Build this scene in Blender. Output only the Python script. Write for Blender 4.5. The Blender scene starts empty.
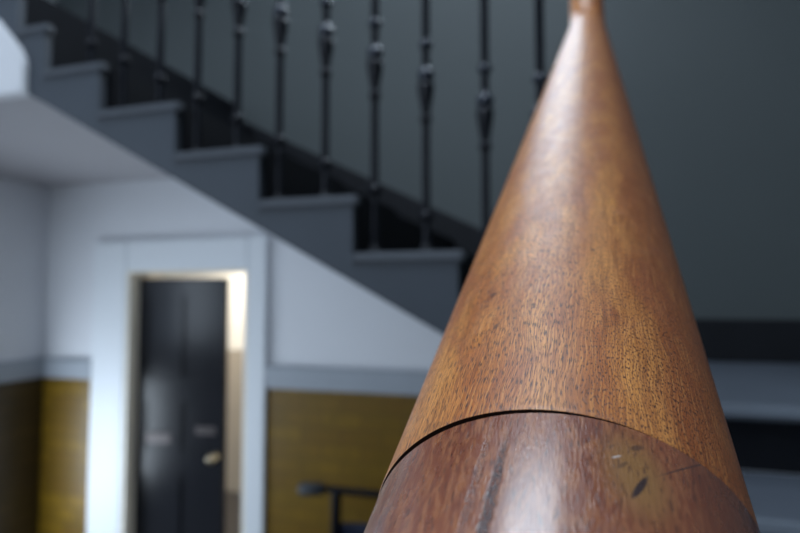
import bpy, bmesh, math, random
from mathutils import Vector, Matrix
random.seed(7)
C = bpy.context.scene.collection
R = math.radians

# ------------------------------------------------------------------ camera, light, exposure
psi, th = R(17.4), R(3.24)
cam_d = bpy.data.cameras.new('camera')
cam = bpy.data.objects.new('camera', cam_d); C.objects.link(cam)
cam.location = (0, 0, 0)
cam.rotation_euler = (R(90) + th, 0, psi)
cam_d.sensor_width = 36; cam_d.lens = 27; cam_d.clip_start = 0.005; cam_d.clip_end = 60
cam_d.dof.use_dof = True
cam_d.dof.focus_distance = 0.103
cam_d.dof.aperture_fstop = 15
bpy.context.scene.camera = cam

sc = bpy.context.scene
sc.view_settings.view_transform = 'Standard'
sc.view_settings.look = 'None'
sc.view_settings.gamma = 1
sc.view_settings.exposure = 0.0
sc.view_settings.use_curve_mapping = False

world = bpy.data.worlds.new('world'); sc.world = world; world.use_nodes = True
wb = world.node_tree.nodes['Background']
wb.inputs[0].default_value = (0.55, 0.72, 1.0, 1); wb.inputs[1].default_value = 1.0

def area(name, loc, direction, sx, sy, power, color):
    d = bpy.data.lights.new(name, 'AREA'); d.shape = 'RECTANGLE'; d.size = sx; d.size_y = sy
    d.energy = power; d.color = color
    o = bpy.data.objects.new(name, d); C.objects.link(o); o.location = loc
    o.rotation_euler = Vector(direction).to_track_quat('-Z', 'Y').to_euler()
    return o

SKY = (0.76, 0.88, 1.0)
area('skylight_daylight', (-0.6, 0.15, 4.15), (0, 0, -1), 1.6, 2.7, 150, SKY)           # daylight through the long roof light
area('front_window_daylight', (-1.75, -2.97, 1.45), (0, 1, -0.15), 1.5, 1.5, 26, SKY)      # daylight through the tall window behind the viewer
area('side_window_daylight', (-3.36, 0.1, 0.0), (1, 0.06, 0.0), 0.8, 2.2, 32, SKY)        # daylight through the side window
area('entrance_daylight', (-3.50, 2.05, -1.1), (1, 0.55, -0.1), 1.3, 0.85, 36, SKY)         # daylight through the open entrance on the left
area('upper_window_daylight', (-0.55, 3.05, 2.2), (0, -1, -0.12), 0.9, 1.0, 28, SKY)     # daylight through the upper window ahead
area('hall_lamp', (-3.0, 4.6, 0.55), (0.3, 0.25, -1), 0.3, 0.3, 30, (1.0, 0.94, 0.86))  # ceiling lamp of the room behind the door

# ------------------------------------------------------------------ helpers
def tag(o, label=None, cat=None, group=None, kind=None):
    if label: o['label'] = label
    if cat: o['category'] = cat
    if group: o['group'] = group
    if kind: o['kind'] = kind
    return o

def obj(name, bm, mat, parent=None, loc=None, smooth=False, kind=None):
    me = bpy.data.meshes.new(name)
    bmesh.ops.recalc_face_normals(bm, faces=bm.faces[:])
    bm.to_mesh(me); bm.free()
    if smooth:
        for p in me.polygons: p.use_smooth = p.loop_total <= 4
    me.materials.append(mat)
    o = bpy.data.objects.new(name, me); C.objects.link(o)
    if parent: o.parent = parent
    if loc: o.location = loc
    if kind: o['kind'] = kind
    return o

def empty(name, loc=(0, 0, 0)):
    o = bpy.data.objects.new(name, None); C.objects.link(o); o.location = loc
    o.empty_display_size = 0.1
    return o

def box(bm, x0, x1, y0, y1, z0, z1):
    vs = [bm.verts.new(v) for v in ((x0,y0,z0),(x1,y0,z0),(x1,y1,z0),(x0,y1,z0),(x0,y0,z1),(x1,y0,z1),(x1,y1,z1),(x0,y1,z1))]
    for f in ((3,2,1,0),(4,5,6,7),(0,1,5,4),(1,2,6,5),(2,3,7,6),(3,0,4,7)):
        bm.faces.new([vs[i] for i in f])
    return bm

def boxes(*bs, bevel=0):
    bm = bmesh.new()
    for b in bs: box(bm, *b)
    if bevel: bmesh.ops.bevel(bm, geom=bm.edges[:], offset=bevel, segments=2, affect='EDGES', clamp_overlap=True)
    return bm

def prism(poly, y0, y1, bevel=0, bm=None):          # polygon in X,Z extruded along Y
    bm = bm or bmesh.new()
    a = [bm.verts.new((x, y0, z)) for x, z in poly]
    b = [bm.verts.new((x, y1, z)) for x, z in poly]
    n = len(poly)
    bm.faces.new(a); bm.faces.new(b[::-1])
    for i in range(n):
        bm.faces.new((a[i], b[i], b[(i+1) % n], a[(i+1) % n]))
    if bevel: bmesh.ops.bevel(bm, geom=bm.edges[:], offset=bevel, segments=3, affect='EDGES', clamp_overlap=True)
    return bm

def end_caps(bm, rings):                                 # end caps on vertices of their own, so the sides shade round right up to the rim
    for r in (rings[0][::-1], rings[-1]):
        bm.faces.new([bm.verts.new(v.co) for v in r])

def lathe(prof, seg=24, bm=None, axis='Z', loc=(0, 0, 0)):
    bm = bm or bmesh.new(); loc = Vector(loc)
    def P(r, h, a):
        c, s = r*math.cos(a), r*math.sin(a)
        v = {'Z': (c, s, h), 'Y': (c, h, s), 'X': (h, c, s)}[axis]
        return Vector(v) + loc
    rings = [[bm.verts.new(P(max(r, 1e-5), h, 2*math.pi*i/seg)) for i in range(seg)] for r, h in prof]
    for a, b in zip(rings, rings[1:]):
        for i in range(seg):
            bm.faces.new((a[i], a[(i+1) % seg], b[(i+1) % seg], b[i]))
    end_caps(bm, rings)
    return bm

def tube(pts, r, seg=14, bm=None):
    bm = bm or bmesh.new(); pts = [Vector(p) for p in pts]
    rings = []; nrm = None
    for i, p in enumerate(pts):
        t = (pts[min(i+1, len(pts)-1)] - pts[max(i-1, 0)]).normalized()
        if nrm is None:
            nrm = t.cross(Vector((0, 0, 1)))
            if nrm.length < 1e-3: nrm = t.cross(Vector((1, 0, 0)))
        nrm = (nrm - t*nrm.dot(t)).normalized(); bi = t.cross(nrm)
        rr = r[i] if isinstance(r, (list, tuple)) else r
        rings.append([bm.verts.new(p + nrm*rr*math.cos(2*math.pi*k/seg) + bi*rr*math.sin(2*math.pi*k/seg)) for k in range(seg)])
    for a, b in zip(rings, rings[1:]):
        for k in range(seg):
            bm.faces.new((a[k], a[(k+1) % seg], b[(k+1) % seg], b[k]))
    end_caps(bm, rings)
    return bm

# ------------------------------------------------------------------ materials
class NT:
    def __init__(s, name):
        s.m = bpy.data.materials.new(name); s.m.use_nodes = True
        s.t = s.m.node_tree; s.b = s.t.nodes['Principled BSDF']
    def n(s, kind, **kw):
        nd = s.t.nodes.new(kind)
        for k, v in kw.items():
            if k.startswith('i_'):
                key = k[2:]
                key = int(key) if key.isdigit() else key.replace('_', ' ')
                if isinstance(v, bpy.types.NodeSocket): s.t.links.new(v, nd.inputs[key])
                else: nd.inputs[key].default_value = v
            else: setattr(nd, k, v)
        return nd
    def link(s, a, b): s.t.links.new(a, b)
    def math(s, op, a, b=0.0, c=None):
        kw = {'i_0': a, 'i_1': b}
        if c is not None: kw['i_2'] = c
        return s.n('ShaderNodeMath', operation=op, **kw).outputs[0]
    def mix(s, fac, a, b, blend='MIX'):
        nd = s.n('ShaderNodeMix', data_type='RGBA', blend_type=blend)
        for sock, v in ((nd.inputs[0], fac), (nd.inputs[6], a), (nd.inputs[7], b)):
            if isinstance(v, bpy.types.NodeSocket): s.t.links.new(v, sock)
            else: sock.default_value = v if not isinstance(v, tuple) or len(v) == 4 else (*v, 1)
        return nd.outputs[2]
    def mapr(s, v, a, b, c=0.0, d=1.0, smooth=True):
        return s.n('ShaderNodeMapRange', interpolation_type='SMOOTHSTEP' if smooth else 'LINEAR', i_0=v, i_1=a, i_2=b, i_3=c, i_4=d).outputs[0]
    def noise(s, vec, scale, detail=3.0, rough=0.5, dist=0.0):
        return s.n('ShaderNodeTexNoise', i_Vector=vec, i_Scale=scale, i_Detail=detail, i_Roughness=rough, i_Distortion=dist).outputs[0]
    def mapping(s, vec, loc=(0,0,0), rot=(0,0,0), scale=(1,1,1), t='POINT'):
        return s.n('ShaderNodeMapping', vector_type=t, i_Vector=vec, i_Location=loc, i_Rotation=rot, i_Scale=scale).outputs[0]
    def bump(s, h, strength, dist):
        nd = s.n('ShaderNodeBump', i_Strength=strength, i_Distance=dist, i_Height=h)
        return nd.outputs[0]

def basic(name, col, rough=0.6, var=0.12, scale=6.0, metal=0.0, bump=0.0, spec=0.5):
    s = NT(name)
    tc = s.n('ShaderNodeTexCoord').outputs['Object']
    f = s.noise(tc, scale, 4.0)
    d = tuple(c*(1-var) for c in col); l = tuple(min(1, c*(1+var)) for c in col)
    s.link(s.mix(f, d, l), s.b.inputs['Base Color'])
    s.b.inputs['Roughness'].default_value = rough; s.b.inputs['Metallic'].default_value = metal
    s.b.inputs['Specular IOR Level'].default_value = spec
    if bump:
        f2 = s.noise(tc, scale*12, 4.0)
        s.link(s.bump(f2, bump, 0.004), s.b.inputs['Normal'])
    return s.m

M = {}
M['white'] = basic('white_plaster', (0.72, 0.73, 0.76), 0.75, 0.04, 1.5, bump=0.15)
M['whitegloss'] = basic('white_gloss_paint', (0.74, 0.77, 0.80), 0.5, 0.02, 2.0)
M['cream'] = basic('cream_paint', (0.82, 0.77, 0.67), 0.6, 0.03, 2.0)
M['creamdark'] = basic('beige_dado_paint', (0.40, 0.34, 0.26), 0.6, 0.05, 2.0)
M['teal'] = basic('dark_grey_wall_paint', (0.068, 0.081, 0.084), 0.62, 0.08, 1.2, bump=0.1)
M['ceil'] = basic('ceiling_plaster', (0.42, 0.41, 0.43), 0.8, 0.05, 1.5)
M['stone'] = basic('blue_grey_stone_paint', (0.044, 0.055, 0.071), 0.55, 0.14, 5.0, bump=0.2)
M['stonelight'] = basic('worn_stone_edge', (0.062, 0.071, 0.086), 0.5, 0.14, 9.0, bump=0.2)
M['tread'] = basic('grey_tread', (0.070, 0.083, 0.105), 0.5, 0.14, 8.0, bump=0.2)
M['nosing'] = basic('worn_grey_nosing', (0.18, 0.205, 0.24), 0.45, 0.12, 9.0)
M['black'] = basic('black_gloss_paint', (0.008, 0.009, 0.012), 0.6, 0.2, 4.0, spec=0.25)
M['riser'] = basic('black_riser_paint', (0.008, 0.009, 0.012), 0.7, 0.2, 4.0, spec=0.12)
M['iron'] = basic('black_painted_iron', (0.006, 0.007, 0.011), 0.2, 0.2, 30.0, spec=0.2)
M['ironglint'] = basic('bluish_highlight_iron', (0.020, 0.026, 0.040), 0.25, 0.2, 30.0, spec=0.5)  # bulbs and beads: bluish highlight put into the iron's base colour
M['door'] = basic('black_gloss_door', (0.013, 0.014, 0.018), 0.2, 0.1, 3.0, spec=0.32)
M['brass'] = basic('worn_brass', (0.62, 0.52, 0.36), 0.28, 0.1, 20.0, metal=1.0)
M['steel'] = basic('dull_steel', (0.45, 0.43, 0.42), 0.35, 0.1, 20.0, metal=1.0)
M['rubber'] = basic('dark_grip_rubber', (0.030, 0.036, 0.044), 0.6, 0.15, 30.0)
M['navy'] = basic('navy_canvas', (0.012, 0.018, 0.045), 0.8, 0.2, 40.0)
M['floor'] = basic('dark_floor_tiles', (0.055, 0.05, 0.047), 0.4, 0.15, 3.0)

def dado(name, a, b, mortar):
    s = NT(name)
    tc = s.n('ShaderNodeTexCoord').outputs['Object']
    v = s.mapping(tc, rot=(R(90), 0, 0))
    br = s.n('ShaderNodeTexBrick', i_Vector=v, i_Scale=1.0, i_Color1=(*a, 1), i_Color2=(*b, 1), i_Mortar=(*mortar, 1))
    br.inputs['Mortar Size'].default_value = 0.004; br.inputs['Brick Width'].default_value = 0.23; br.inputs['Row Height'].default_value = 0.085
    f = s.noise(tc, 7.0, 5.0, 0.6)
    s.link(s.mix(s.mapr(f, 0.3, 0.75), br.outputs[0], tuple(c*0.6 for c in a)), s.b.inputs['Base Color'])
    s.b.inputs['Roughness'].default_value = 0.38
    s.link(s.bump(br.outputs[1], -0.3, 0.004), s.b.inputs['Normal'])
    return s.m
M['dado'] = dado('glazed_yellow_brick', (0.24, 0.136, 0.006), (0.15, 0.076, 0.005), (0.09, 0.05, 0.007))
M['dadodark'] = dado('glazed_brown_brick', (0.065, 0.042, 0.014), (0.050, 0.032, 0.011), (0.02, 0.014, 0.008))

def wood(name, lower=False):
    s = NT(name)
    uv = s.n('ShaderNodeTexCoord').outputs['UV']                     # millimetres: x round the rail, y along it
    def mark(c, half, ang, soft=0.4):
        v = s.mapping(uv, loc=(c[0], c[1], 0), rot=(0, 0, R(ang)), scale=(half[0], half[1], 1), t='TEXTURE')
        ln = s.n('ShaderNodeVectorMath', operation='LENGTH', i_0=v).outputs['Value']
        return s.mapr(ln, 1.0, 1.0 - soft)
    warp = s.noise(s.mapping(uv, scale=(0.10, 0.035, 1)), 1.0, 2.0)
    sep = s.n('ShaderNodeSeparateXYZ', i_0=uv)
    uu = s.math('ADD', sep.outputs[0], s.math('MULTIPLY', warp, 5.0))
    vec = s.n('ShaderNodeCombineXYZ', i_0=uu, i_1=sep.outputs[1]).outputs[0]
    broad = s.noise(s.mapping(vec, scale=(0.11, 0.018, 1)), 1.0, 4.0, 0.55)
    streak = s.noise(s.mapping(vec, scale=(0.75, 0.03, 1)), 1.0, 4.0, 0.6)
    blot = s.noise(s.mapping(uv, scale=(0.06, 0.025, 1)), 1.0, 3.0, 0.6, 0.8)
    if not lower:
        base = s.mix(s.mapr(broad, 0.32, 0.68), (0.42, 0.120, 0.022), (0.72, 0.295, 0.068))
        base = s.mix(s.mapr(streak, 0.42, 0.75, 0, 0.55), base, (0.30, 0.095, 0.022))
        base = s.mix(s.mapr(blot, 0.46, 0.68, 0, 0.75), base, (0.36, 0.095, 0.03))
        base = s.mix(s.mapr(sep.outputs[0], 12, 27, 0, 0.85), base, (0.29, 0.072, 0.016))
        line = s.noise(s.mapping(vec, scale=(3.4, 0.07, 1)), 1.0, 3.0, 0.6)
        base = s.mix(s.mapr(line, 0.44, 0.66, 0, 0.6), base, (0.20, 0.062, 0.016))
        base = s.mix(s.mapr(line, 0.50, 0.32, 0, 0.4), base, (0.76, 0.36, 0.105))
        # pores: long dashes on the left flank, short flecks on the right
        pl = s.noise(s.mapping(vec, scale=(4.6, 0.42, 1), rot=(0, 0, R(2))), 1.0, 2.0, 0.5)
        ps = s.noise(s.mapping(vec, scale=(3.8, 1.1, 1), rot=(0, 0, R(-6))), 1.0, 2.0, 0.5)
        side = s.mapr(sep.outputs[0], 2, 9)
        pore = s.mapr(s.mix(side, pl, ps), 0.50, 0.64)
        base = s.mix(s.math('MULTIPLY', pore, 0.88), base, (0.06, 0.019, 0.011))
        hgt = s.math('MULTIPLY', pore, -1.0)
        marks = [((7.2, 138.5), (0.8, 1.3), 20), ((2.1, 130.1), (0.7, 0.9), 0), ((-14.9, 120.2), (1.3, 1.8), 0), ((-11.7, 104), (0.8, 1.6), 0), ((-4.5, 110), (0.7, 1.0), 0),
                 ((19.5, 113), (2.8, 0.25), -30), ((20.5, 118), (2.5, 0.22), -35), ((12, 116), (2.4, 0.2), 20)]
        for c, h, a in marks:
            base = s.mix(s.math('MULTIPLY', mark(c, h, a, 0.7), 0.75), base, (0.05, 0.016, 0.012))
        pale = s.noise(s.mapping(uv, scale=(0.3, 0.08, 1)), 1.0, 6.0, 0.7, 1.5)
        base = s.mix(s.mapr(pale, 0.60, 0.74, 0, 0.45), base, (0.50, 0.27, 0.14))
    else:
        base = s.mix(s.mapr(broad, 0.3, 0.7), (0.15, 0.036, 0.016), (0.26, 0.074, 0.029))
        fig = s.noise(s.mapping(uv, scale=(0.9, 0.22, 1), rot=(0, 0, R(38))), 1.0, 4.0, 0.6, 0.6)
        base = s.mix(s.mapr(fig, 0.42, 0.62, 0, 0.8), base, (0.34, 0.125, 0.05))
        base = s.mix(mark((12.5, 66), (6.5, 11), 10, 0.8), base, (0.27, 0.125, 0.038))
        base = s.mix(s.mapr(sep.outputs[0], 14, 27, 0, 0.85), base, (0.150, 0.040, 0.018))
        pl = s.noise(s.mapping(vec, scale=(2.2, 0.4, 1), rot=(0, 0, R(30))), 1.0, 2.0, 0.5)
        pore = s.mapr(pl, 0.56, 0.68)
        base = s.mix(s.math('MULTIPLY', pore, 0.7), base, (0.07, 0.022, 0.014))
        # dark worn line running along the rail left of the crown
        fine = s.noise(s.mapping(uv, scale=(3.0, 0.9, 1), rot=(0, 0, R(25))), 1.0, 3.0, 0.6)
        ragged = s.math('MULTIPLY', mark((-6.0, 55), (1.0, 19), -3, 0.5), s.mapr(fine, 0.32, 0.55))
        base = s.mix(s.math('MULTIPLY', ragged, 0.9), base, (0.035, 0.018, 0.020))
        r2 = s.math('MULTIPLY', mark((-8.6, 60), (0.9, 16), -3, 0.6), s.mapr(fine, 0.42, 0.6))
        base = s.mix(s.math('MULTIPLY', r2, 0.55), base, (0.07, 0.03, 0.025))
        for c, h, a, w in [((12.8, 64), (0.62, 3.5), -26, 0.97), ((12.9, 71.3), (0.6, 1.6), -50, 0.6), ((10.7, 67), (0.4, 1.5), -40, 0.5), ((9.3, 70), (0.3, 1.0), -40, 0.4),
                           ((20.5, 72), (8.8, 0.16), 43, 0.8)]:
            base = s.mix(s.math('MULTIPLY', mark(c, h, a, 0.5), w), base, (0.028, 0.012, 0.014))
        base = s.mix(s.math('MULTIPLY', mark((9.9, 68.2), (0.22, 1.1), -55, 0.6), 0.7), base, (0.6, 0.52, 0.5))  # pale fleck: glint of a small dent painted into the colour
        hgt = s.math('SUBTRACT', s.math('MULTIPLY', s.noise(s.mapping(uv, scale=(2.6, 0.40, 1), rot=(0, 0, R(40))), 1.0, 2.5, 0.6), 1.2), s.math('MULTIPLY', s.math('ADD', ragged, r2), s.math('MULTIPLY', fine, 2.4)))
    s.link(base, s.b.inputs['Base Color'])
    scuff = s.noise(s.mapping(uv, scale=(0.22, 0.12, 1)), 1.0, 5.0, 0.65)
    if lower: s.link(s.mapr(scuff, 0.3, 0.7, 0.22, 0.38), s.b.inputs['Roughness'])
    else: s.link(s.mapr(scuff, 0.3, 0.7, 0.40, 0.55), s.b.inputs['Roughness'])
    s.b.inputs['Coat Weight'].default_value = 1.0 if lower else 0.3
    s.b.inputs['Coat Roughness'].default_value = 0.2 if lower else 0.4
    s.link(s.bump(hgt, 0.35, 0.00008 if not lower else 0.00035), s.b.inputs['Normal'])
    return s.m
M['wood'] = wood('golden_brown_varnished_wood')
M['woodlow'] = wood('red_brown_polished_wood', True)

# ------------------------------------------------------------------ setting
ZF, ZC = -1.86, 4.2
XL, XR, YW, YR = -3.32, 1.30, 3.0, -3.0
DT, DB = -0.36, -0.485            # top of dado rail, top of brick
zn = lambda x: 0.137 + (-0.336 - x)*0.5446           # nosing line of the upper flight
zs = lambda x: -0.0806 + (-0.4012 - x)*0.548         # its soffit

obj('floor', boxes((XL, XR, YR, YW, ZF-0.1, ZF)), M['floor'], kind='structure')
# ceiling with the opening of the roof light
HX0, HX1, HY0, HY1 = -1.45, 0.25, -1.25, 1.55
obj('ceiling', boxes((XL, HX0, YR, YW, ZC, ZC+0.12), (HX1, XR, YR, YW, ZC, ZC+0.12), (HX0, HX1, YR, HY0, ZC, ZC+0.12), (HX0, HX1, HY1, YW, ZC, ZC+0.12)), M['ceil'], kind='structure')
obj('window_1', boxes((HX0, HX1, HY0, HY0+0.05, ZC-0.02, ZC+0.1), (HX0, HX1, HY1-0.05, HY1, ZC-0.02, ZC+0.1), (HX0, HX0+0.05, HY0+0.05, HY1-0.05, ZC-0.02, ZC+0.1), (HX1-0.05, HX1, HY0+0.05, HY1-0.05, ZC-0.02, ZC+0.1)), M['whitegloss'], kind='structure')

# back wall: white below the stair, dark paint above it
OX0, OX1, OZ = -2.66, -1.835, 0.178
wb_ = boxes((XL, OX0, YW, YW+0.12, ZF, 0.90), (OX0, OX1, YW, YW+0.12, OZ, 0.90))
prism([(OX1, ZF), (XR, ZF), (XR, -0.36), (0.05, -0.36), (0.0, -0.30), (OX1, 0.745)], YW, YW+0.12, bm=wb_)
prism([(OX1, 0.745), (OX1, 0.90), (-1.95, 0.90)], YW, YW+0.12, bm=wb_)
wall_back = obj('wall_back', wb_, M['white'], kind='structure')
WX0, WX1, WZ0, WZ1 = -1.05, -0.05, 1.66, 2.74
obj('upper_paint', prism([(XL, 0.90), (-1.95, 0.90), (OX1, 0.745), (0.0, -0.30), (0.05, -0.36), (XR, -0.36), (XR, WZ0), (XL, WZ0)], YW, YW+0.12, bm=boxes((XL, WX0, YW, YW+0.12, WZ0, ZC), (WX1, XR, YW, YW+0.12, WZ0, ZC), (WX0, WX1, YW, YW+0.12, WZ1, ZC))), M['teal'], wall_back)
y_ = (YW+0.02, YW+0.04)
obj('window_2', boxes((WX0, WX0+0.05, *y_, WZ0, WZ1), (WX1-0.05, WX1, *y_, WZ0, WZ1), (WX0+0.05, WX1-0.05, *y_, WZ0, WZ0+0.05), (WX0+0.05, WX1-0.05, *y_, WZ1-0.05, WZ1), (-0.57, -0.53, *y_, WZ0+0.05, WZ1-0.05)), M['whitegloss'], kind='structure')
obj('brick_dado', boxes((XL, -2.918, YW-0.012, YW, ZF, DB), (-1.72, -0.06, YW-0.012, YW, ZF, DB)), M['dado'], wall_back)
obj('dado_rail', boxes((XL, -2.918, YW-0.03, YW, DB, DT), (-1.72, -0.06, YW-0.03, YW, DB, DT), bevel=0.008), basic('grey_dado_rail', (0.34, 0.37, 0.41), 0.5, 0.05), wall_back)
EY0, EY1, EZ, VY0, VY1, VZ0, VZ1 = 1.57, 2.60, -0.40, -1.05, 1.25, -0.43, 0.45
wall_left = obj('wall_left', boxes((XL-0.12, XL, YR, VY0, ZF, ZC), (XL-0.12, XL, VY0, VY1, ZF, VZ0), (XL-0.12, XL, VY0, VY1, VZ1, ZC), (XL-0.12, XL, VY1, EY0, ZF, ZC), (XL-0.12, XL, EY0, EY1, EZ, ZC), (XL-0.12, XL, EY1, YW, ZF, ZC)), M['white'], kind='structure')
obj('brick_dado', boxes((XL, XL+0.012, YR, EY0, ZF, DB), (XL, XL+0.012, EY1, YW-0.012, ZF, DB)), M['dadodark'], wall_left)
obj('dado_rail', boxes((XL, XL+0.03, YR, VY0, DB, DT), (XL, XL+0.03, EY1, YW-0.03, DB, DT), bevel=0.008), bpy.data.materials['grey_dado_rail'], wall_left)
dx = (XL-0.11, XL-0.06)
obj('door_2', boxes((*dx, EY0, EY0+0.05, ZF, EZ), (*dx, EY1-0.05, EY1, ZF, EZ), (*dx, EY0+0.05, EY1-0.05, EZ-0.05, EZ)), M['door'], kind='structure')
obj('window_4', boxes((*dx, VY0, VY0+0.04, VZ0, VZ1), (*dx, VY1-0.04, VY1, VZ0, VZ1), (*dx, VY0+0.04, VY1-0.04, VZ0, VZ0+0.04), (*dx, VY0+0.04, VY1-0.04, VZ1-0.04, VZ1)), M['whitegloss'], kind='structure')
obj('wall_right', boxes((XR, XR+0.12, YR, YW, ZF, ZC)), M['teal'], kind='structure')
# wall behind the viewer with its window
FX0, FX1, FZ0, FZ1 = -2.55, -0.95, 0.65, 2.25
wall_front = obj('wall_front', boxes((XL, FX0, YR-0.12, YR, ZF, ZC), (FX1, XR, YR-0.12, YR, ZF, ZC), (FX0, FX1, YR-0.12, YR, ZF, FZ0), (FX0, FX1, YR-0.12, YR, FZ1, ZC)), M['white'], kind='structure')
obj('brick_dado', boxes((XL+0.02, XR, YR, YR+0.012, ZF, DB)), M['dadodark'], wall_front)
yf = (YR-0.09, YR-0.05)
obj('window_3', boxes((FX0, FX0+0.05, *yf, FZ0, FZ1), (FX1-0.05, FX1, *yf, FZ0, FZ1), (FX0+0.05, FX1-0.05, *yf, FZ0, FZ0+0.05), (FX0+0.05, FX1-0.05, *yf, FZ1-0.05, FZ1)), M['whitegloss'], kind='structure')
# unseen slabs added overhead to shade the back wall left and right
obj('shading_slabs', boxes((0.0, XR, 1.7, YW, 2.78, 2.95), (XL, -1.5, 1.7, YW, 2.75, 2.92)), M['ceil'], kind='structure')
# black skirting along the landing and up the flight
obj('baseboard_landing', boxes((-0.03, XR, YW-0.02, YW, -0.27, -0.083), bevel=0.004), M['black'], kind='structure')
obj('baseboard_flight', prism([(-0.03, -0.31), (-0.03, zn(-0.03)+0.15), (-1.87, zn(-1.87)+0.055), (-1.99, zn(-1.99)+0.05), (-1.99, 0.80), (-1.87, 0.72)], YW-0.02, YW), M['black'], kind='structure')

# room behind the door
obj('wall_inner_room', boxes((-4.2, -1.3, 5.2, 5.3, DB, 1.0), (-4.3, -4.2, 3.12, 5.3, ZF, 1.0), (-1.3, -1.2, 3.12, 5.3, ZF, 1.0)), M['cream'], kind='structure')
obj('wall_inner_room_dado', boxes((-4.2, -1.3, 5.2, 5.3, ZF, DB)), M['creamdark'], kind='structure')
obj('ceiling_inner_room', boxes((-4.3, -1.2, 3.12, 5.3, 1.0, 1.1)), M['cream'], kind='structure')
obj('floor_inner_room', boxes((-4.3, -1.2, 3.0, 5.3, ZF-0.1, ZF)), M['floor'], kind='structure')

# doorway casing and the half-open door
trim = obj('trim_1', boxes((-2.915, OX0-0.005, YW-0.035, YW, ZF, 0.36), (OX1+0.005, -1.712, YW-0.035, YW, ZF, 0.36), (OX0-0.005, OX1+0.005, YW-0.035, YW, OZ, 0.36), bevel=0.006), M['whitegloss'], kind='structure')
obj('lining', boxes((OX0-0.005, OX0+0.02, YW-0.03, YW+0.13, ZF, OZ), (OX1-0.015, OX1+0.005, YW-0.03, YW+0.13, ZF, OZ), (OX0+0.02, OX1-0.015, YW-0.03, YW+0.13, OZ-0.012, OZ+0.001)), M['cream'], trim)
W, T, DZ = 0.598, 0.042, 0.135
door = obj('door_1', boxes((0, W, 0.012, T-0.012, ZF+0.01, DZ)), M['door'], kind='structure')
door.location = (-2.672, YW+0.05, 0); door.rotation_euler = (0, 0, R(8))
st = []
for x0, x1 in ((0, 0.085), (0.25, 0.325), (0.495, W)): st.append((x0, x1, 0, T, ZF+0.01, DZ))
for z0, z1 in ((DZ-0.11, DZ), (-0.62, -0.46), (-1.05, -0.90), (ZF+0.01, ZF+0.22)):
    for x0, x1 in ((0.085, 0.25), (0.325, 0.495)): st.append((x0, x1, 0.001, T-0.001, z0, z1))
obj('door_frame', boxes(*st), M['door'], door)
kn = obj('door_knob', lathe([(0.024, 0.0), (0.024, -0.006), (0.010, -0.010), (0.009, -0.03), (0.022, -0.04), (0.029, -0.055), (0.024, -0.07), (0.008, -0.076)], 24, axis='Y', loc=(W-0.05, 0, -0.925)), M['brass'], door, smooth=True)
obj('letter_plate', boxes((0.10, 0.26, -0.006, 0.002, -0.86, -0.80), bevel=0.003), basic('dark_bronze', (0.07, 0.06, 0.06), 0.35, 0.1, metal=0.6), door)
obj('lock_plate', boxes((0.42, 0.55, -0.006, 0.002, -0.80, -0.75), bevel=0.003), bpy.data.materials['dark_bronze'], door)

# ------------------------------------------------------------------ upper flight and its landing
flight = empty('staircase', (-1.0, 2.3, 0))
tag(flight, 'dark blue-grey stair flight climbing left above the white doorway', 'staircase')
def onto(parent, o):
    o.parent = parent; o.matrix_parent_inverse = Matrix.Translation(-Vector(parent.location)); return o
Y0 = 1.60
edges = [(-0.0275, -0.0665)] + [(-0.336 - 0.3085*k, 0.137 + 0.168*k) for k in range(5)] + [(-1.815, 0.977), (-1.945, 1.145)]
for i, (x, z) in enumerate(edges):
    xl = edges[i+1][0] if i+1 < len(edges) else -2.25
    zl = lambda q: zs(q) if q > -1.88 else max(0.77, zs(-1.88) + (-1.88-q)*0.9)
    poly = [(x, zl(x)), (x, z-0.032), (xl, z-0.032), (xl, zl(xl))]
    if x > -1.885 > xl: poly = [(x, zl(x)), (x, z-0.032), (xl, z-0.032), (xl, 0.77), (-1.885, 0.77), (-1.885, zs(-1.88))]
    if i+1 == len(edges): poly = [(x, zl(x)), (x, z-0.032), (xl, z-0.032), (xl, z-0.15)]
    st_ = onto(flight, obj('step', prism(poly, Y0, YW-0.02), M['stone']))
    td = prism([(x+0.018, z-0.032), (x+0.018, z), (xl+0.0, z), (xl+0.0, z-0.032)], Y0-0.010, Y0+0.03, bevel=0.008)
    te = obj('tread_end', td, M['stonelight']); te.parent = st_
    td = obj('tread', prism([(x, z-0.032), (x, z), (xl, z), (xl, z-0.032)], Y0+0.03, YW-0.02), M['riser']); td.parent = st_
    rz0 = edges[i-1][1] if i else -0.27
    rs = obj('riser', boxes((x-0.006, x+0.001, Y0+0.03, YW-0.022, rz0, z-0.032)), M['riser']); rs.parent = st_
sof = [(-0.03, zs(-0.03)+0.015), (-1.88, zs(-1.88)+0.015), (-1.88, zs(-1.88)-0.003), (-0.03, zs(-0.03)-0.003)]
onto(flight, obj('soffit', prism(sof, Y0+0.012, YW-0.004), M['white']))
# plastered trimmer under the turning steps
crv = [(-1.887, 0.735), (-1.887, 0.83), (-1.895, 0.862), (-1.915, 0.895), (-1.95, 0.935), (-2.03, 1.022), (-2.2, 1.10), (XL, 1.10), (XL, 0.735)]
tb = obj('trim_2', prism(crv, Y0-0.022, Y0+0.03), M['white'], kind='structure')
obj('floor_landing', boxes((XL, -2.255, Y0+0.165, YW, 0.98, 1.145)), M['tread'], kind='structure')
obj('ceiling_landing', boxes((XL, -1.89, Y0+0.03, YW, 0.735, 0.76)), M['ceil'], kind='structure')

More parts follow.
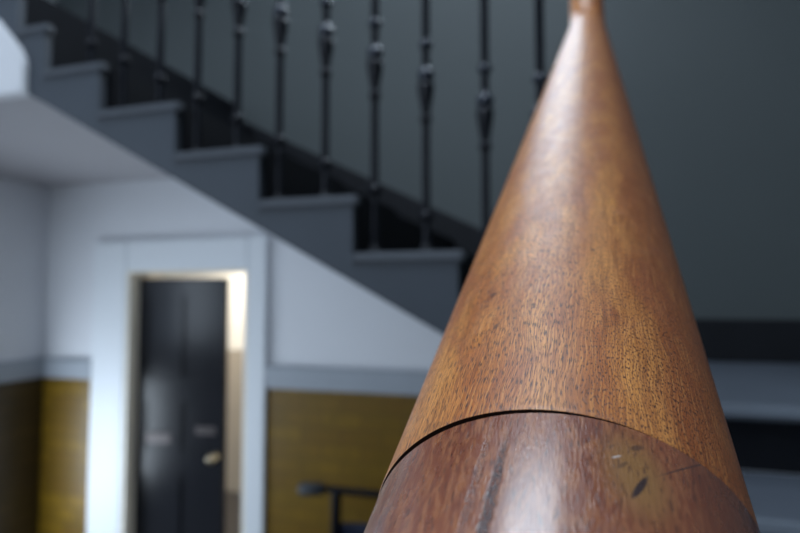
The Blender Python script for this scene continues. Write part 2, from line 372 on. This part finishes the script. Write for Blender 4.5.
# ------------------------------------------------------------------ landing and lower flight on the right
lower = empty('staircase', (0.65, 0.6, ZF))
tag(lower, 'grey treads and black risers rising to the landing, right of the wooden handrail', 'staircase')
def step(y1, y2, z, zb, name='step'):
    s_ = onto(lower, obj(name, boxes((-0.02, XR-0.004, y1+0.03, y2, zb, z-0.035)), M['riser']))
    tr = obj('tread', boxes((-0.022, XR-0.004, y1, y2, z-0.035, z), bevel=0.01), M['tread']); tr.parent = s_
    ns = obj('nosing', boxes((-0.023, XR-0.004, y1-0.002, y1+0.028, z-0.030, z+0.002), bevel=0.008), M['nosing']); ns.parent = s_
    return s_
step(1.735, YW-0.02, -0.27, -0.4365, 'landing')
G, RI = 0.372, 0.167
for k in range(1, 10):
    y1 = 1.735 - G*k; z = -0.27 - RI*k
    step(y1, y1 + G + 0.03, z, max(ZF, z - 0.30))

# ------------------------------------------------------------------ handrail
t = Vector((0.0109, 0.8849, 0.4657)).normalized()
e1 = t.cross(Vector((0, 0, 1))).normalized(); e2 = e1.cross(t)
ax = Vector((-0.0072, 0.0425, -0.0805)); RAD = 0.0325
rail = empty('handrail', tuple(ax))
tag(rail, 'round varnished wooden handrail climbing away from the viewer, filling the foreground', 'handrail')
def swept(frames, rad, seg=128, caps=True):
    """frames: (centre, e1, e2, distance along in m, radius scale); writes a uv map in millimetres"""
    bm = bmesh.new(); uvl = bm.loops.layers.uv.new('UVMap'); rings = []
    for c, a, b, s_, k in frames:
        rings.append([bm.verts.new(c + (a*math.sin(2*math.pi*i/seg - math.pi) + b*math.cos(2*math.pi*i/seg - math.pi))*rad*k) for i in range(seg)])
    for j in range(len(rings)-1):
        for i in range(seg):
            f = bm.faces.new((rings[j][i], rings[j][(i+1) % seg], rings[j+1][(i+1) % seg], rings[j+1][i]))
            for lp, (ii, jj) in zip(f.loops, ((i, j), (i+1, j), (i+1, j+1), (i, j+1))):
                lp[uvl].uv = ((2*math.pi*ii/seg - math.pi)*RAD*1000, frames[jj][3]*1000)
    end_caps(bm, rings)
    return bm
def straight(s0, s1, n, off=Vector((0, 0, 0)), chamfer=None):
    fr = []
    for i in range(n+1):
        s_ = s0 + (s1-s0)*i/n; fr.append([ax + t*s_ + off, e1, e2, s_, 1.0])
    if chamfer == 'start': fr[0][4] = 0.997; fr.insert(1, [ax + t*(s0+0.0002) + off, e1, e2, s0+0.0002, 1.0]); fr.insert(2, [ax + t*(s0+0.001) + off, e1, e2, s0+0.001, 1.0])
    return fr
J = 0.0757
offs = e1*0.0002 - e2*0.0001
lf = straight(-1.7, J-0.012, 24, offs) + [[ax + t*(J-0.0007) + offs, e1 + t*0.034, e2, J-0.0007, 1.0]]          # the end is cut a touch askew: the joint gapes on the left
lo = onto(rail, obj('lower_section', swept(lf, RAD, 192), M['woodlow'], smooth=True)); lo['label'] = 'red-brown lower section with scratches'
jt = onto(rail, obj('joint', swept(straight(J-0.002, J+0.002, 2), RAD*0.955, 128), basic('dark_joint_gap', (0.02, 0.009, 0.006), 0.9, spec=0.1), smooth=True))
S1 = 1.29
up_fr = straight(J, S1, 30, chamfer='start')
us = onto(rail, obj('upper_section', swept(up_fr, RAD, 192), M['wood'], smooth=True))
us.data.materials.append(bpy.data.materials['dark_joint_gap'])            # the exposed end grain at the joint
for p in us.data.polygons:
    if p.loop_total > 4: p.material_index = 1
# gooseneck: sweeps up and turns left into the rail of the upper flight
P0 = ax + t*S1
XE = -0.30
Pz = lambda x: zn(x) + 0.93 + 0.037
P3 = Vector((XE, 1.68, Pz(XE)))
def bez(a, b, c, d, n):
    return [a*(1-q)**3 + b*3*q*(1-q)**2 + c*3*q*q*(1-q) + d*q**3 for q in (i/n for i in range(n+1))]
Pm = Vector((0.004, P0.y+0.135, 0.86)); tm = Vector((0, 0.18, 1)).normalized()
tu = Vector((-1, 0, 0.5446)).normalized()
pts = bez(P0, P0 + t*0.09, Pm - tm*0.15, Pm, 16) + bez(Pm, Pm + tm*0.20, P3 - tu*0.22, P3, 20)[1:]
fr = []; a_ = e1.copy(); dist = S1
for i, p in enumerate(pts):
    tt = (pts[min(i+1, len(pts)-1)] - pts[max(i-1, 0)]).normalized() if 0 < i < len(pts)-1 else (t if i == 0 else tu)
    a_ = (a_ - tt*a_.dot(tt)).normalized(); b_ = a_.cross(tt)
    if i: dist += (p - pts[i-1]).length
    fr.append([p, a_.copy(), b_, dist, 1.0])
onto(rail, obj('gooseneck', swept(fr, RAD, 64), M['wood'], smooth=True))
XT = -1.88
end = Vector((XT, 1.68, Pz(XT)))
fr2 = [[P3 + (end-P3)*q/12, a_, b_, dist + (end-P3).length*q/12, 1.0] for q in range(13)]
onto(rail, obj('flight_section', swept(fr2, RAD, 64), M['wood'], smooth=True))

# ------------------------------------------------------------------ balusters
bead = [(0.011, -0.013), (0.018, -0.008), (0.0205, 0), (0.018, 0.008), (0.011, 0.013)]
bulb = [(0.010, -0.030), (0.015, -0.026)] + [(0.0245*math.cos(a), 0.025*math.sin(a)) for a in [R(-62 + 15.5*i) for i in range(9)]] + [(0.012, 0.027), (0.010, 0.030)]
vase = [(0.011, 0.0), (0.0245, 0.0), (0.025, -0.010), (0.022, -0.032), (0.017, -0.062), (0.0135, -0.086), (0.0125, -0.094), (0.017, -0.099), (0.0185, -0.106), (0.017, -0.113), (0.011, -0.119)]
ring = [(0.010, -0.016), (0.016, -0.012), (0.021, -0.004), (0.021, 0.004), (0.016, 0.012), (0.010, 0.016)]
block = [(0.022, 0), (0.022, 0.008), (0.016, 0.014), (0.012, 0.03)]
taper = [(0.0125, 0.0), (0.0115, 0.5), (0.0125, 1.0)]
root = empty('baluster')
parts = {}
for nm, pr in (('shaft', taper), ('bead', bead), ('bulb', bulb), ('vase', vase), ('collar', ring), ('foot', block)):
    parts[nm] = obj(nm, lathe(pr, 20), M['black'] if nm == 'foot' else M['ironglint'] if nm in ('bulb', 'bead') else M['iron'], root, smooth=True)
words = ['first', 'second', 'third', 'fourth', 'fifth', 'sixth', 'seventh', 'eighth', 'ninth', 'tenth', 'eleventh']
def place(x, y, zb, z_bulb, z_ring, ztop, label, group, first=False):
    if first: r = root; ch = parts
    else:
        r = root.copy(); C.objects.link(r); ch = {}
        for k in parts:
            c = parts[k].copy(); C.objects.link(c); c.parent = r; ch[k] = c
    zb += 0.0006; r.location = (x, y, zb); tag(r, label, 'baluster', group)
    ch['shaft'].scale = (1, 1, ztop - zb)
    ch['bulb'].location.z = z_bulb - zb; ch['bead'].location.z = z_bulb + 0.093 - zb
    ch['vase'].location.z = z_bulb - 0.026 - zb; ch['collar'].location.z = z_ring - zb
xs = [-0.118, -0.2806, -0.4465, -0.6062, -0.7690, -0.9290, -1.0830, -1.2370, -1.3900, -1.5430, -1.6900]
for i, x in enumerate(xs):
    zb = -0.27
    for ex, ez in edges:
        if x < ex + 0.018: zb = ez
    zt = Pz(x) - 0.0455
    y = 1.68
    if x > XE:   # under the turn of the gooseneck: stand below it and reach its underside
        p = min((p for p in pts if p.z > 0.95), key=lambda p: abs(p.x/p.y - x/1.68))
        x, y, zt = p.x, p.y, p.z - 0.052
    lab = 'black iron baluster of the upper flight, %s to the left of the wooden handrail tip' % words[i]
    if i == 0: lab = 'black iron baluster touching the left edge of the wooden handrail near its tip'
    if i == 10: lab = 'black iron baluster farthest left, at the top of the upper flight'
    place(x, y, zb, zn(x) + 0.466, zn(x) + 0.047, zt, lab, 'iron balusters of the upper flight', i == 0)
# the balusters that carry the foreground handrail
for k in range(9):
    for q in (0.10, 0.28):
        y = 1.735 - G*(k+1) + q
        if not (-0.75 < y < 1.1): continue
        s_ = (y - ax.y)/t.y; pz = ax.z + t.z*s_; z = -0.27 - RI*(k+1)
        place(ax.x + t.x*s_, y, z, pz - 0.48, pz - 0.87, pz - 0.0455, 'black iron baluster standing on the lower flight under the foreground handrail', 'iron balusters of the lower flight')

# ------------------------------------------------------------------ pushchair under the stair
pc = empty('pushchair', (-1.0, 2.72, ZF))
tag(pc, 'dark folded pushchair with grip handle against the yellow brick below the stair', 'pushchair')
def pp(name, bm, mat, smooth=True, parent=None):
    o = obj(name, bm, mat, smooth=smooth)
    if parent is None: return onto(pc, o)
    o.parent = parent; return o
H = 0.955
P = lambda x, y, h: (x, y, ZF + h)
pp('handlebar', tube([P(-1.30, 2.70, H-0.01), P(-1.22, 2.70, H), P(-0.78, 2.70, H), P(-0.68, 2.70, H-0.01)], 0.018), M['iron'])
for sx in (-1, 1):
    pp('grip', tube([P(-0.99+sx*0.37, 2.70, H-0.014), P(-0.99+sx*0.355, 2.70, H-0.012), P(-0.99+sx*0.25, 2.70, H-0.002), P(-0.99+sx*0.24, 2.70, H)], [0.02, 0.033, 0.031, 0.02]), M['rubber'])
    pp('frame_tube', tube([P(-0.99+sx*0.175, 2.70, H), P(-0.99+sx*0.175, 2.69, 0.6), P(-0.99+sx*0.175, 2.66, 0.07)], 0.024), M['iron'])
    pp('leg', tube([P(-0.99+sx*0.175, 2.69, 0.62), P(-0.99+sx*0.17, 2.80, 0.32), P(-0.99+sx*0.17, 2.90, 0.07)], 0.012), M['iron'])
    for y in (2.66, 2.90):
        w = pp('wheel', lathe([(0.045, -0.014), (0.066, -0.012), (0.070, 0), (0.066, 0.012), (0.045, 0.014)], 28, axis='X', loc=P(-0.99+sx*0.2, y, 0.07)), M['rubber'])
        pp('hub', lathe([(0.02, -0.02), (0.044, -0.016), (0.044, 0.016), (0.02, 0.02)], 20, axis='X', loc=P(-0.99+sx*0.2, y, 0.07)), M['steel'], True, w).matrix_parent_inverse = Matrix.Identity(4)
bmf = bmesh.new(); g = []
for i in range(9):
    row = []
    for j in range(9):
        u, v = i/8, j/8
        row.append(bmf.verts.new(P(-1.155 + 0.33*u, 2.715 + 0.05*math.sin(math.pi*u)*math.sin(math.pi*v) + 0.02*v, 0.80 - 0.5*v + 0.012*math.sin(math.pi*u))))
    g.append(row)
for i in range(8):
    for j in range(8): bmf.faces.new((g[i][j], g[i+1][j], g[i+1][j+1], g[i][j+1]))
fb = pp('fabric_back', bmf, M['navy'])
sm = fb.modifiers.new('solidify', 'SOLIDIFY'); sm.thickness = 0.012
